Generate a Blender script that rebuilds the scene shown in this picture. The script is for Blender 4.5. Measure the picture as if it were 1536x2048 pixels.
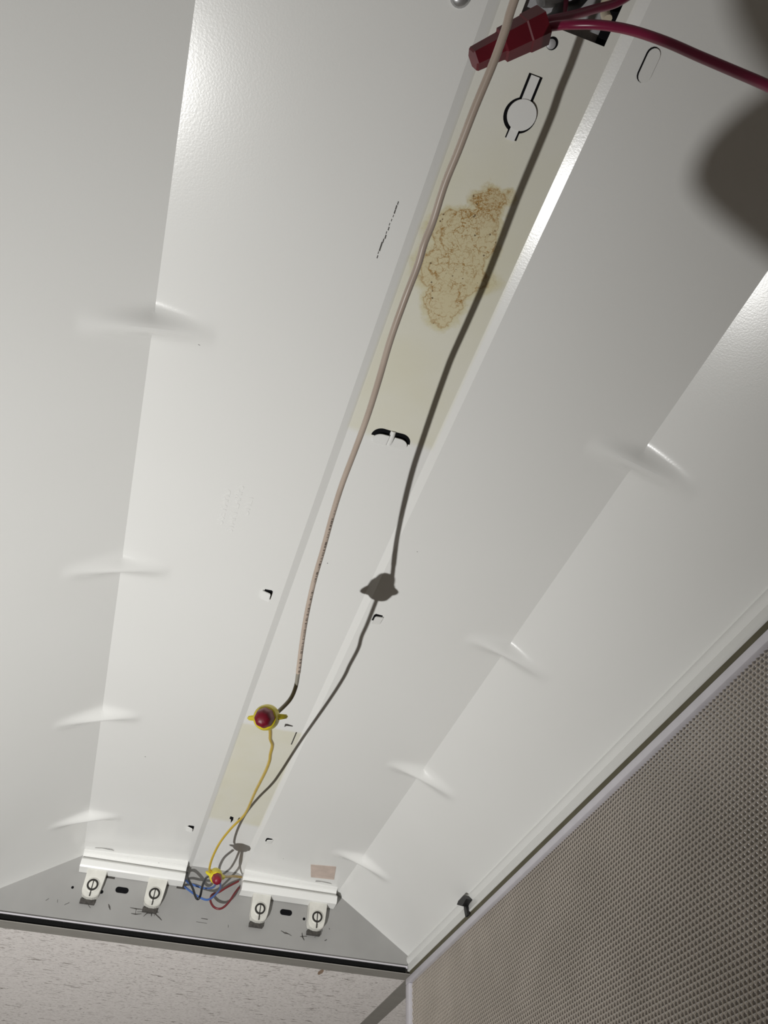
import bpy, bmesh, math, random
from mathutils import Vector, Matrix, noise as mnoise
random.seed(7)
scene = bpy.context.scene
for o in list(bpy.data.objects):
    bpy.data.objects.remove(o)
COL = scene.collection

# ------------------------------------------------------------------ camera, world, light, exposure
H = 2.40                       # eye height of the camera; the ceiling grid hangs 0.35 m above it
cam_d = bpy.data.cameras.new('camera')
cam_d.sensor_fit = 'VERTICAL'
cam_d.sensor_height = 36.0
cam_d.lens = 1540.0 / 2048.0 * 36.0
cam_d.clip_start = 0.005
cam = bpy.data.objects.new('camera', cam_d)
COL.objects.link(cam)
right = Vector((0.95194436, -0.30564267, 0.01960844))
down = Vector((0.23951309, 0.70301983, -0.66962422))
fwd = Vector((0.19088061, 0.64214148, 0.74244118))
m = Matrix.Identity(4)
for i, v in enumerate((right, -down, -fwd)):
    for j in range(3):
        m[j][i] = v[j]
m.translation = Vector((0, 0, H))
cam.matrix_world = m
scene.camera = cam

world = bpy.data.worlds.new('room_ambient')
scene.world = world
world.use_nodes = True
world.node_tree.nodes['Background'].inputs[0].default_value = (1.0, 0.88, 0.74, 1)
world.node_tree.nodes['Background'].inputs[1].default_value = 0.085

scene.view_settings.view_transform = 'Standard'
scene.view_settings.look = 'None'
scene.view_settings.gamma = 1.0
scene.view_settings.use_curve_mapping = False
scene.view_settings.exposure = 0.0

TORCH = Vector((-0.2021, 0.3284, -0.2320))      # lens of the hand torch, relative to the camera
TORCH_AIM = TORCH + Vector((-0.27, 0.41, 0.72))
lamp_d = bpy.data.lights.new('torch_beam', 'SPOT')
lamp_d.energy = 39.0
lamp_d.spot_size = math.radians(180)
lamp_d.spot_blend = 1.0
lamp_d.color = (1.0, 0.997, 0.978)
lamp_d.shadow_soft_size = 0.0028
lamp_d.use_nodes = True          # falloff set constant by choice, to keep the far end bright
lnt = lamp_d.node_tree
fall = lnt.nodes.new('ShaderNodeLightFalloff')
fall.inputs['Strength'].default_value = 1.0
lnt.links.new(fall.outputs['Constant'], lnt.nodes['Emission'].inputs['Strength'])
lamp = bpy.data.objects.new('torch_beam', lamp_d)
COL.objects.link(lamp)
axis_t = (TORCH_AIM - TORCH).normalized()
lamp.rotation_euler = axis_t.to_track_quat('-Z', 'Y').to_euler()

# ------------------------------------------------------------------ helpers
UP = Vector((0, 0, H))


def link(name, data, parent=None):
    o = bpy.data.objects.new(name, data)
    COL.objects.link(o)
    if parent is not None:
        o.parent = parent
    return o


def wloc(o):
    v = Vector((0, 0, 0))
    while o is not None:
        v += o.location
        o = o.parent
    return v


def thing(name, label, cat, base, group=None):
    o = link(name, None)
    o.empty_display_size = 0.02
    o.location = Vector(base) + UP
    o['label'] = label
    o['category'] = cat
    if group:
        o['group'] = group
    return o


def obj(name, bm, mat, parent=None, origin=None, label=None, cat=None, group=None, kind=None, smooth=None):
    """bm is in camera-relative metres; one mesh object."""
    me = bpy.data.meshes.new(name)
    bmesh.ops.recalc_face_normals(bm, faces=bm.faces[:]) if smooth != 'keep' else None
    bm.to_mesh(me)
    bm.free()
    if origin is None:
        origin = (wloc(parent) - UP) if parent is not None else Vector((0, 0, 0))
        if parent is None:
            c = Vector((0, 0, 0))
            zmin = min(v.co.z for v in me.vertices)
            for v in me.vertices:
                c += v.co
            c /= len(me.vertices)
            origin = Vector((c.x, c.y, zmin))
    origin = Vector(origin)
    me.transform(Matrix.Translation(-origin))
    for mt in (mat if isinstance(mat, (list, tuple)) else [mat]):
        me.materials.append(mt)
    if smooth is not None and smooth != 'keep':
        for p in me.polygons:
            p.use_smooth = True
        me.set_sharp_from_angle(angle=math.radians(smooth))
    o = link(name, me, parent)
    o.location = origin + UP - (wloc(parent) if parent is not None else Vector((0, 0, 0)))
    if label:
        o['label'] = label
    if cat:
        o['category'] = cat
    if group:
        o['group'] = group
    if kind:
        o['kind'] = kind
    return o


def box(bm, x0, x1, y0, y1, z0, z1):
    vs = [bm.verts.new((x, y, z)) for z in (z0, z1) for y in (y0, y1) for x in (x0, x1)]
    for f in ((0, 1, 3, 2), (4, 6, 7, 5), (0, 4, 5, 1), (2, 3, 7, 6), (0, 2, 6, 4), (1, 5, 7, 3)):
        bm.faces.new([vs[i] for i in f])


def bbox(x0, x1, y0, y1, z0, z1, bev=0.0, seg=2):
    bm = bmesh.new()
    box(bm, x0, x1, y0, y1, z0, z1)
    if bev:
        bmesh.ops.bevel(bm, geom=bm.edges[:], offset=bev, segments=seg, affect='EDGES', profile=0.5)
    return bm


PRINT_DIR = Vector((0.30, -0.45, -0.84)).normalized()      # side of the pale wire that carries the printed legend


def catmull(pts, n=8):
    P = [Vector(p) for p in pts]
    P = [P[0] * 2 - P[1]] + P + [P[-1] * 2 - P[-2]]
    out = []
    for i in range(1, len(P) - 2):
        p0, p1, p2, p3 = P[i - 1:i + 3]
        for k in range(n):
            t = k / n
            out.append(0.5 * ((2 * p1) + (p2 - p0) * t + (2 * p0 - 5 * p1 + 4 * p2 - p3) * t * t
                              + (3 * p1 - p0 - 3 * p2 + p3) * t ** 3))
    out.append(P[-2].copy())
    return out


def tube(bm, pts, r, seg=12, n=8, store=None):
    path = catmull(pts, n) if n > 1 else [Vector(p) for p in pts]
    rad = r if callable(r) else (lambda t: r)
    rings = []
    T = (path[1] - path[0]).normalized()
    N = T.orthogonal().normalized()
    s = 0.0
    for i, p in enumerate(path):
        if i:
            s += (p - path[i - 1]).length
        t = (path[min(i + 1, len(path) - 1)] - path[max(i - 1, 0)]).normalized()
        N = (N - t * N.dot(t)).normalized()
        B = t.cross(N)
        rr = rad(i / (len(path) - 1))
        ring = []
        for k in range(seg):
            a = 2 * math.pi * k / seg
            v = bm.verts.new(p + (N * math.cos(a) + B * math.sin(a)) * rr)
            if store is not None:
                store.append((s, (N * math.cos(a) + B * math.sin(a)).dot(PRINT_DIR), 0.0))
            ring.append(v)
        rings.append(ring)
    for a, b in zip(rings[:-1], rings[1:]):
        for k in range(seg):
            bm.faces.new((a[k], a[(k + 1) % seg], b[(k + 1) % seg], b[k]))
    bm.faces.new(rings[0][::-1])
    bm.faces.new(rings[-1])


def lathe(bm, base, axis, prof, seg=24, squash=None):
    """prof: list of (distance along axis, radius)."""
    axis = Vector(axis).normalized()
    N = axis.orthogonal().normalized()
    B = axis.cross(N)
    rings = []
    for h, r in prof:
        ring = []
        for k in range(seg):
            a = 2 * math.pi * k / seg
            rr = r * (squash(a, h) if squash else 1.0)
            ring.append(bm.verts.new(Vector(base) + axis * h + (N * math.cos(a) + B * math.sin(a)) * rr))
        rings.append(ring)
    for a, b in zip(rings[:-1], rings[1:]):
        for k in range(seg):
            bm.faces.new((a[k], a[(k + 1) % seg], b[(k + 1) % seg], b[k]))
    bm.faces.new(rings[0][::-1])
    bm.faces.new(rings[-1])


def plate(bm, pts, O, U, V, N, th):
    """flat outline pts (u, v) in the plane O+uU+vV, pulled th along N."""
    O, U, V, N = Vector(O), Vector(U), Vector(V), Vector(N)
    a = [bm.verts.new(O + U * u + V * v) for u, v in pts]
    b = [bm.verts.new(O + U * u + V * v + N * th) for u, v in pts]
    bm.faces.new(a[::-1])
    bm.faces.new(b)
    n = len(pts)
    for i in range(n):
        bm.faces.new((a[i], a[(i + 1) % n], b[(i + 1) % n], b[i]))


def arc(cx, cy, r, a0, a1, n=16):
    return [(cx + r * math.cos(math.radians(a0 + (a1 - a0) * i / n)),
             cy + r * math.sin(math.radians(a0 + (a1 - a0) * i / n))) for i in range(n + 1)]


def stadium(cx, cy, w, h, n=8):
    """obround, w along u, h along v, w >= h."""
    k = (w - h) / 2
    return arc(cx + k, cy, h / 2, -90, 90, n) + arc(cx - k, cy, h / 2, 90, 270, n)


# --- node graph helper
class S:
    def __init__(self, g, sock):
        self.g, self.s = g, sock

    def _m(self, op, *others, clamp=False):
        n = self.g.nt.nodes.new('ShaderNodeMath')
        n.operation = op
        n.use_clamp = clamp
        for i, v in enumerate((self,) + others):
            if isinstance(v, S):
                self.g.nt.links.new(v.s, n.inputs[i])
            else:
                n.inputs[i].default_value = v
        return S(self.g, n.outputs[0])

    def __add__(self, o): return self._m('ADD', o)
    def __sub__(self, o): return self._m('SUBTRACT', o)
    def __mul__(self, o): return self._m('MULTIPLY', o)
    def __truediv__(self, o): return self._m('DIVIDE', o)
    def abs(self): return self._m('ABSOLUTE')
    def min(self, o): return self._m('MINIMUM', o)
    def max(self, o): return self._m('MAXIMUM', o)
    def sqrt(self): return self._m('SQRT')
    def lt(self, o): return self._m('LESS_THAN', o)
    def gt(self, o): return self._m('GREATER_THAN', o)

    def step(self, a, b):
        """smooth ramp from a (0) to b (1)"""
        n = self.g.nt.nodes.new('ShaderNodeMapRange')
        n.interpolation_type = 'SMOOTHSTEP'
        self.g.nt.links.new(self.s, n.inputs[0])
        if a < b:
            n.inputs[1].default_value, n.inputs[2].default_value = a, b
            n.inputs[3].default_value, n.inputs[4].default_value = 0, 1
        else:
            n.inputs[1].default_value, n.inputs[2].default_value = b, a
            n.inputs[3].default_value, n.inputs[4].default_value = 1, 0
        return S(self.g, n.outputs[0])


class G:
    def __init__(self, name):
        self.mat = bpy.data.materials.new(name)
        self.mat.use_nodes = True
        self.nt = self.mat.node_tree
        self.bsdf = self.nt.nodes['Principled BSDF']
        self._pos = None

    def pos(self):
        if self._pos is None:
            n = self.nt.nodes.new('ShaderNodeNewGeometry')
            x = self.nt.nodes.new('ShaderNodeSeparateXYZ')
            self.nt.links.new(n.outputs['Position'], x.inputs[0])
            self._pos = (S(self, x.outputs[0]), S(self, x.outputs[1]), S(self, x.outputs[2]), n.outputs['Position'])
        return self._pos

    def vec(self, x, y, z):
        n = self.nt.nodes.new('ShaderNodeCombineXYZ')
        for i, v in enumerate((x, y, z)):
            if isinstance(v, S):
                self.nt.links.new(v.s, n.inputs[i])
            else:
                n.inputs[i].default_value = v
        return n.outputs[0]

    def noise(self, vec, scale, detail=2.0, rough=0.5, dist=0.0):
        n = self.nt.nodes.new('ShaderNodeTexNoise')
        self.nt.links.new(vec, n.inputs['Vector'])
        n.inputs['Scale'].default_value = scale
        n.inputs['Detail'].default_value = detail
        n.inputs['Roughness'].default_value = rough
        n.inputs['Distortion'].default_value = dist
        return S(self, n.outputs['Fac'])

    def voronoi(self, vec, scale, feature='F1'):
        n = self.nt.nodes.new('ShaderNodeTexVoronoi')
        n.feature = feature
        self.nt.links.new(vec, n.inputs['Vector'])
        n.inputs['Scale'].default_value = scale
        return n

    def mix(self, fac, a, b):
        n = self.nt.nodes.new('ShaderNodeMix')
        n.data_type = 'RGBA'
        if isinstance(fac, S):
            self.nt.links.new(fac.s, n.inputs[0])
        else:
            n.inputs[0].default_value = fac
        for i, v in ((6, a), (7, b)):
            if isinstance(v, tuple):
                n.inputs[i].default_value = v + (1,) if len(v) == 3 else v
            else:
                self.nt.links.new(v, n.inputs[i])
        return n.outputs[2]

    def bump(self, h, strength, dist):
        n = self.nt.nodes.new('ShaderNodeBump')
        n.inputs['Strength'].default_value = strength
        n.inputs['Distance'].default_value = dist
        self.nt.links.new(h.s, n.inputs['Height'])
        self.nt.links.new(n.outputs[0], self.bsdf.inputs['Normal'])

    def color(self, c):
        if isinstance(c, tuple):
            self.bsdf.inputs['Base Color'].default_value = c + (1,)
        else:
            self.nt.links.new(c, self.bsdf.inputs['Base Color'])

    def set(self, **kw):
        for k, v in kw.items():
            self.bsdf.inputs[k.replace('_', ' ')].default_value = v
        return self


def simple(name, col, rough=0.5, metal=0.0, spec=0.5, var=0.08, scale=60.0, bump=0.0):
    g = G(name)
    _, _, _, p = g.pos()
    n = g.noise(p, scale, 3.0)
    dark = tuple(c * (1 - var) for c in col)
    lite = tuple(min(1, c * (1 + var)) for c in col)
    g.color(g.mix(n.step(0.3, 0.7), dark, lite))
    g.bsdf.inputs['Roughness'].default_value = rough
    g.bsdf.inputs['Metallic'].default_value = metal
    g.bsdf.inputs['Specular IOR Level'].default_value = spec
    if bump:
        g.bump(g.noise(p, scale * 12, 2.0), bump, 0.0004)
    return g.mat


CX = 0.0976                     # centre line of the fixture
WHITE = (0.77, 0.77, 0.75)


def paint_nodes(g, base):
    """white baked enamel: orange peel relief, a few dust specks. Returns the colour socket."""
    x, y, z, p = g.pos()
    peel = g.noise(p, 900, 1.0)
    wave = g.noise(p, 9, 2.0)
    v = g.voronoi(p, 45)
    d = S(g, v.outputs['Distance'])
    sx = g.nt.nodes.new('ShaderNodeSeparateColor')
    g.nt.links.new(v.outputs['Color'], sx.inputs[0])
    rnd = S(g, sx.outputs[0])
    speck = d.lt(0.028) * rnd.gt(0.90)
    col = g.mix(wave.step(0.3, 0.7) * 0.5, base, g.mix(0.06, base, (0.5, 0.48, 0.42)))
    col = g.mix(speck * 0.85, col, (0.06, 0.055, 0.05))
    g.bump(peel * 0.8 + wave * 0.5, 0.055, 0.0006)
    g.set(Roughness=0.24)
    g.bsdf.inputs['Specular IOR Level'].default_value = 0.45
    return col


def make_paint():
    g = G('white_enamel')
    g.color(paint_nodes(g, WHITE))
    return g.mat


def make_reflector_paint():
    g = G('white_enamel_aged_channel')
    col = paint_nodes(g, WHITE)
    x, y, z, p = g.pos()
    inch = (x - CX).abs().step(0.034, 0.030)
    wob = (g.noise(p, 30, 2.0) - 0.5) * 0.010
    yw = y + wob
    # two yellowed stretches of the bare wireway, where the old cover baked the paint
    m1 = yw.step(0.322, 0.314) * yw.step(0.03, 0.14) * 0.75 + yw.step(0.322, 0.314) * 0.25
    m2 = yw.step(0.716, 0.722) * yw.step(0.948, 0.935)
    blot = g.noise(p, 22, 3.0).step(0.2, 0.8) * 0.35 + 0.65
    yel = (m1.max(m2) * inch * blot)
    col = g.mix(yel * 0.62, col, (0.66, 0.63, 0.44))
    # brown water stain
    n1 = g.noise(p, 55, 4.0, 0.6)
    n2 = g.noise(g.vec(x + 3.1, y, z), 55, 4.0, 0.6)
    xx = x + (n1 - 0.5) * 0.024
    yy = y + (n2 - 0.5) * 0.026
    d = None
    for ex, ey, rx, ry in ((0.0995, 0.1405, 0.0105, 0.0100), (0.0935, 0.1660, 0.0205, 0.0130),
                           (0.0955, 0.1840, 0.0225, 0.0190), (0.0985, 0.2040, 0.0125, 0.0170),
                           (0.0960, 0.1540, 0.0110, 0.0090)):
        a = (xx - ex) / rx
        b = (yy - ey) / ry
        e = (a * a + b * b).sqrt() - 1.0
        d = e if d is None else d.min(e)
    halo = d.step(0.42, 0.05) * inch
    body = d.step(0.06, -0.06) * inch
    # thread-like tide lines
    f1 = (g.noise(p, 170, 3.0, 0.6) - 0.5).abs().step(0.030, 0.004)
    f2 = (g.noise(p, 420, 2.0, 0.6) - 0.5).abs().step(0.05, 0.008)
    patch = g.noise(p, 60, 2.0).step(0.42, 0.62)
    rim = d.abs().step(0.07, 0.01)
    rim2 = (d + 0.33).abs().step(0.07, 0.01) * g.noise(p, 80, 1.0).step(0.45, 0.6)
    top = y.step(0.158, 0.142)
    lines = (f1 * (patch * 0.6 + 0.25) + f2 * (patch * 0.35 + top * 0.5) + rim * 0.75 + rim2 * 0.6 + top * 0.22).min(1.0)
    col = g.mix(halo * 0.50, col, (0.58, 0.51, 0.24))
    col = g.mix(body * 0.45, col, (0.60, 0.50, 0.30))
    col = g.mix(lines * body.max(halo * 0.35) * 0.95, col, (0.33, 0.18, 0.045))
    v = g.voronoi(p, 260)
    dots = S(g, v.outputs['Distance']).lt(0.16) * g.noise(p, 90, 1.0).gt(0.56)
    col = g.mix(dots * body * 0.8, col, (0.10, 0.06, 0.03))
    g.color(col)
    return g.mat


M = {}
M['paint'] = make_paint()
M['reflector'] = make_reflector_paint()
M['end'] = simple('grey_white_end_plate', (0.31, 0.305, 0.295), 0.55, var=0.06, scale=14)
M['lip'] = simple('bare_steel_lip', (0.62, 0.60, 0.62), 0.35, 0.3)
M['black'] = simple('black_gap', (0.006, 0.006, 0.007), 0.9, spec=0.1)
M['black_strip'] = simple('matte_black_strip', (0.008, 0.008, 0.008), 0.95, spec=0.1, bump=0.3)
M['socket'] = simple('white_plastic_socket', (0.66, 0.65, 0.60), 0.4)
M['ring'] = simple('dark_contact_ring', (0.02, 0.018, 0.015), 0.5)
M['grime'] = simple('graphite_marks', (0.055, 0.05, 0.045), 0.7, var=0.3, scale=300)
M['dust'] = simple('grey_dust_streak', (0.36, 0.355, 0.34), 0.8, var=0.2, scale=200)
M['galv'] = simple('galvanised_steel', (0.42, 0.42, 0.43), 0.45, 0.35, var=0.2, scale=120)
M['screw'] = simple('zinc_screw', (0.55, 0.55, 0.56), 0.3, 0.8)
M['sticker'] = simple('beige_paper_sticker', (0.56, 0.46, 0.40), 0.8)
M['tee'] = simple('grey_beige_grid_tee', (0.29, 0.275, 0.25), 0.6, var=0.04)
M['frame'] = simple('white_door_frame', (0.62, 0.60, 0.64), 0.4, var=0.03)
M['olive'] = simple('olive_groove_shade', (0.10, 0.09, 0.055), 0.8)
M['latch'] = simple('black_steel_latch', (0.012, 0.012, 0.012), 0.5)
M['yellow_nut'] = simple('yellow_plastic', (0.72, 0.60, 0.02), 0.4, var=0.05)
M['red_nut'] = simple('red_rubber', (0.22, 0.006, 0.022), 0.45, var=0.1)
M['red_conn'] = simple('red_plastic_connector', (0.13, 0.003, 0.012), 0.45, var=0.12)
M['red_wire'] = simple('red_insulation', (0.21, 0.010, 0.05), 0.28, var=0.05)
M['maroon_wire'] = simple('maroon_insulation', (0.16, 0.018, 0.022), 0.4)
M['blue_wire'] = simple('blue_insulation', (0.05, 0.12, 0.36), 0.35)
M['black_wire'] = simple('black_insulation', (0.010, 0.011, 0.014), 0.35)
M['yellow_wire'] = simple('yellow_insulation', (0.62, 0.43, 0.05), 0.35, var=0.05)
M['ochre_wire'] = simple('ochre_insulation', (0.45, 0.28, 0.03), 0.4)
M['grey_wire'] = simple('grey_insulation', (0.32, 0.30, 0.255), 0.5)
M['cream_wire'] = simple('cream_insulation', (0.60, 0.53, 0.40), 0.4)
M['grey_conn'] = simple('grey_plastic', (0.30, 0.30, 0.32), 0.6, var=0.25, scale=200)
M['torch'] = simple('black_aluminium', (0.03, 0.03, 0.032), 0.35, 0.6)
M['skin'] = simple('skin', (0.55, 0.33, 0.24), 0.5, var=0.08, scale=90)
M['cuff'] = simple('dark_blue_cotton', (0.03, 0.04, 0.07), 0.9, bump=0.4)


def make_wire_print():
    g = G('pale_beige_insulation_with_print')
    a = g.nt.nodes.new('ShaderNodeAttribute')
    a.attribute_name = 'wire_uv'
    sx = g.nt.nodes.new('ShaderNodeSeparateXYZ')
    g.nt.links.new(a.outputs['Vector'], sx.inputs[0])
    s, k = S(g, sx.outputs[0]), S(g, sx.outputs[1])
    x, y, z, p = g.pos()
    base = g.mix(g.noise(p, 40, 2.0).step(0.3, 0.7), (0.55, 0.45, 0.375), (0.61, 0.51, 0.43))
    band = k.step(0.80, 0.88)
    where = y.step(0.27, 0.29)
    ch = g.noise(g.vec(s * 1.0, k * 0.004, 0.0), 520, 2.0, 0.8).gt(0.52)
    word = g.noise(g.vec(s, 0.0, 2.0), 160, 1.0).gt(0.44)
    col = g.mix(band * where * ch * word * 0.75, base, (0.05, 0.04, 0.035))
    g.color(col)
    g.set(Roughness=0.33)
    return g.mat


M['pale_wire'] = make_wire_print()


def make_tile():
    g = G('fissured_mineral_tile')
    x, y, z, p = g.pos()
    a = g.noise(g.vec(x * 60, y * 260, z), 1.0, 3.0, 0.6, 0.6)
    b = g.noise(g.vec(x * 190 + 11, y * 420, z), 1.0, 2.0, 0.6)
    area = g.noise(p, 30, 2.0).step(0.40, 0.60)
    fis = (a.step(0.615, 0.645) * (area * 0.7 + 0.3))
    pin = b.step(0.61, 0.68) * 0.6
    hole = fis.max(pin)
    base = g.mix(g.noise(p, 250, 3.0).step(0.3, 0.7), (0.76, 0.715, 0.69), (0.84, 0.80, 0.77))
    col = g.mix(hole * 0.72, base, (0.16, 0.13, 0.11))
    # dried brown drip by the grid
    u, v = (x - 0.262) / 0.0035, (y - 1.114) / 0.012
    drip = (u * u + v * v + (g.noise(p, 200, 2.0) - 0.5) * 0.8).step(1.0, 0.6)
    col = g.mix(drip * 0.8, col, (0.20, 0.10, 0.03))
    g.color(col)
    g.bump(S(g, hole.s) * -1.0, 0.6, 0.0015)
    g.set(Roughness=0.95)
    g.bsdf.inputs['Specular IOR Level'].default_value = 0.1
    return g.mat


M['tile'] = make_tile()


def make_lens(name, c0, c1, rough, trans):
    g = G(name)
    x, y, z, p = g.pos()
    g.color(g.mix(g.noise(p, 15, 2.0).step(0.3, 0.7), c0, c1))
    g.set(Roughness=rough, IOR=1.49)
    g.bsdf.inputs['Transmission Weight'].default_value = trans
    return g.mat


M['lens'] = make_lens('darkened_clear_acrylic', (0.19, 0.16, 0.13), (0.23, 0.195, 0.165), 0.35, 0.70)
M['ridge'] = make_lens('lit_acrylic_ridges', (0.41, 0.365, 0.315), (0.47, 0.42, 0.365), 0.5, 0.1)  # pale ridges and dark pits put the lens's refracted glints into the colour

# ------------------------------------------------------------------ the suspended ceiling
TEE_Z = 0.348
ceil = link('ceiling', None)
ceil['kind'] = 'structure'
ceil.location = Vector((0.1, 1.2, TEE_Z)) + UP


def tee(axis, at, lo, hi):
    bm = bmesh.new()
    w = 0.012
    if axis == 'x':
        box(bm, lo, hi, at - w, at + w, TEE_Z, TEE_Z + 0.0009)
        box(bm, lo, hi, at - 0.0008, at + 0.0008, TEE_Z + 0.0009, TEE_Z + 0.032)
        box(bm, lo, hi, at - 0.003, at + 0.003, TEE_Z + 0.032, TEE_Z + 0.038)
    else:
        box(bm, at - w, at + w, lo, hi, TEE_Z, TEE_Z + 0.0009)
        box(bm, at - 0.0008, at + 0.0008, lo, hi, TEE_Z + 0.0009, TEE_Z + 0.032)
        box(bm, at - 0.003, at + 0.003, lo, hi, TEE_Z + 0.032, TEE_Z + 0.038)
    return obj('grid_tee', bm, M['tee'], ceil)




def tile(x0, x1, y0, y1):
    bm = bbox(x0, x1, y0, y1, TEE_Z + 0.0011, TEE_Z + 0.016, 0.0012, 1)
    return obj('ceiling_tile', bm, M['tile'], ceil)


GX = [0.3885 + 0.61 * k for k in range(-3, 3)]
GY = [1.0885 + 1.22 * k for k in range(-2, 3)]
for gx in GX:
    tee('y', gx, GY[0], GY[-1])
for a, b in zip(GX[:-1], GX[1:]):
    for gy in GY:
        tee('x', gy, a + 0.013, b - 0.013)
    for c, d in zip(GY[:-1], GY[1:]):
        if abs(b - 0.3885) < 0.01 and abs(d - 1.0885) < 0.01:
            continue                      # the bay with the light fixture
        tile(a + 0.002, b - 0.002, c + 0.002, d - 0.002)

bm = bmesh.new()
box(bm, GX[0], GX[-1], GY[0], GY[-1], -H - 0.03, -H)
fl = obj('floor', bm, simple('grey_beige_carpet', (0.34, 0.30, 0.26), 0.95, spec=0.1, var=0.2, scale=220, bump=0.6))
fl['kind'] = 'structure'

# ------------------------------------------------------------------ the recessed fluorescent fixture
tro = thing('recessed_light_fixture',
            'open white enamelled fluorescent ceiling fixture with yellowed, stained centre channel and bare lamp sockets',
            'light fixture', (CX, 0.5, TEE_Z))
YN, YF = -0.098, 1.0850
DIM_Y = (0.042, 0.273, 0.504, 0.735, 0.964)
CR = 0.1726                     # crease half width
PROF = [(0.2765, 0.3737), (CR, 0.4403), (0.0375, 0.4455), (0.0313, 0.4480)]


def zprof(x):
    a = abs(x - CX)
    if a <= PROF[-1][0]:
        return PROF[-1][1]
    for (a1, z1), (a0, z0) in zip(PROF[:-1], PROF[1:]):
        if a0 <= a <= a1:
            return z0 + (z1 - z0) * (a - a0) / (a1 - a0)
    return PROF[0][1]


HX0, HX1, HY1, HY0 = 0.078, 0.1237, 0.0505, -0.035
xs = set()
for sgn in (-1, 1):
    for a, _ in PROF:
        xs.add(round(CX + sgn * a, 5))
    k = -0.050
    while k <= 0.0501:
        xs.add(round(CX + sgn * (CR + k), 5))
        k += 0.0025
    for a in (0.06, 0.08, 0.10, 0.24, 0.26, 0.034):
        xs.add(round(CX + sgn * a, 5))
xs |= {HX0, HX1, CX}
xs = sorted(xs)
ys = {YN, YF, HY0, HY1}
y = YN
while y < YF:
    ys.add(round(y, 5))
    y += 0.03
for d in DIM_Y:
    k = -0.022
    while k <= 0.0221:
        ys.add(round(d + k, 5))
        k += 0.0014
ys = sorted(ys)


def dimple(x, y):
    """pressed stiffening rib across the crease, pushed down into the reflector."""
    for sgn in (-1, 1):
        u = abs(x - (CX + sgn * CR))
        if u < 0.040:
            for d in DIM_Y:
                dy = y - d
                if abs(dy) < 0.0225:
                    fx = max(0.0, 1 - u / 0.040)
                    fx = fx ** 1.15 * (1 if u > 0.004 else 1)
                    fy = math.exp(-(dy / 0.0078) ** 2)
                    h = 0.0100 * fx * fy
                    return Vector((-sgn * 0.283 * h, 0, -0.959 * h))
    return Vector((0, 0, 0))


bm = bmesh.new()
grid = {}
for i, x in enumerate(xs):
    for j, y in enumerate(ys):
        grid[i, j] = bm.verts.new(Vector((x, y, zprof(x))) + dimple(x, y))
for i in range(len(xs) - 1):
    for j in range(len(ys) - 1):
        mx, my = (xs[i] + xs[i + 1]) / 2, (ys[j] + ys[j + 1]) / 2
        if HX0 < mx < HX1 and HY0 < my < HY1:
            continue
        bm.faces.new((grid[i, j], grid[i, j + 1], grid[i + 1, j + 1], grid[i + 1, j]))
refl = obj('reflector_pan', bm, M['reflector'], tro, smooth=14,
           label='white pan with creases, pressed ribs and a yellowed, brown-stained channel')

# rims along both long sides
for sgn in (-1, 1):
    bm = bmesh.new()
    prof = [(0.2765, 0.3737), (0.2768, 0.3725), (0.2752, 0.3705), (0.2754, 0.3668), (0.2772, 0.3628),
            (0.2760, 0.3608), (0.2764, 0.3555), (0.2756, 0.3540), (0.2770, 0.3530), (0.2786, 0.3530), (0.2786, 0.3760)]
    a = [bm.verts.new((CX + sgn * u, YN, z)) for u, z in prof]
    b = [bm.verts.new((CX + sgn * u, YF, z)) for u, z in prof]
    for i in range(len(prof) - 1):
        bm.faces.new((a[i], a[i + 1], b[i + 1], b[i]))
    rim = obj('side_rim', bm, M['paint'], tro, smooth=50)
    obj('groove_shade', bbox(*sorted((CX + sgn * 0.2776, CX + sgn * 0.2782)), YN, YF - 0.006, 0.3440, 0.3560), M['olive'], rim, label='olive brown strip painting the shade in the groove')  # olive strip stands in for the shade in the groove below the rim


# end plates
def outline():
    return [(CX - 0.2765, 0.3610), (CX - 0.2765, 0.3737), (CX - CR, 0.4403), (CX - 0.0375, 0.4455), (CX - 0.0313, 0.4480),
            (CX + 0.0313, 0.4480), (CX + 0.0375, 0.4455), (CX + CR, 0.4403), (CX + 0.2765, 0.3737), (CX + 0.2765, 0.3610)]


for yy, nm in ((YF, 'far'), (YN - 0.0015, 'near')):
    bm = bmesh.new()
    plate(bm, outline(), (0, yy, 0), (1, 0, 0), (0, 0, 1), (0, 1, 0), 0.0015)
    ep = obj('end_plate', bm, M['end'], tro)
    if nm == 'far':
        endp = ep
Y_E = YF
# returned lip under the far end plate
bm = bmesh.new()
plate(bm, [(0, 0.3577), (0.0006, 0.3567), (0.0035, 0.3567), (0.0035, 0.3600), (0.0008, 0.3600), (0, 0.3592)],
      (CX - 0.2755, 1.0815, 0), (0, 1, 0), (0, 0, 1), (1, 0, 0), 0.551)
obj('end_lip', bm, M['frame'], endp)
# black strip with a ragged lower edge, filling the gap under the lip
bm = bmesh.new()
n = 110
top, bot = [], []
for i in range(n + 1):
    x = CX - 0.2755 + 0.5475 * i / n
    top.append((x, 0.3566))
    bot.append((x, 0.3497 + 0.0014 * max(0, mnoise.noise(Vector((x * 60, 0.3, 0))) + 0.1)))
plate(bm, top + bot[::-1], (0, 1.0800, 0), (1, 0, 0), (0, 0, 1), (0, 1, 0), 0.0009)
obj('end_gap_strip', bm, M['black_strip'], endp, label='black strip in the gap under the end lip')


def on_end(pts, th=0.0004, y=None, name='hole', mat='black', par=None):
    bm = bmesh.new()
    plate(bm, pts, (0, (Y_E if y is None else y), 0), (1, 0, 0), (0, 0, 1), (0, -1, 0), th)
    return obj(name, bm, M[mat], par or endp)


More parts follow.
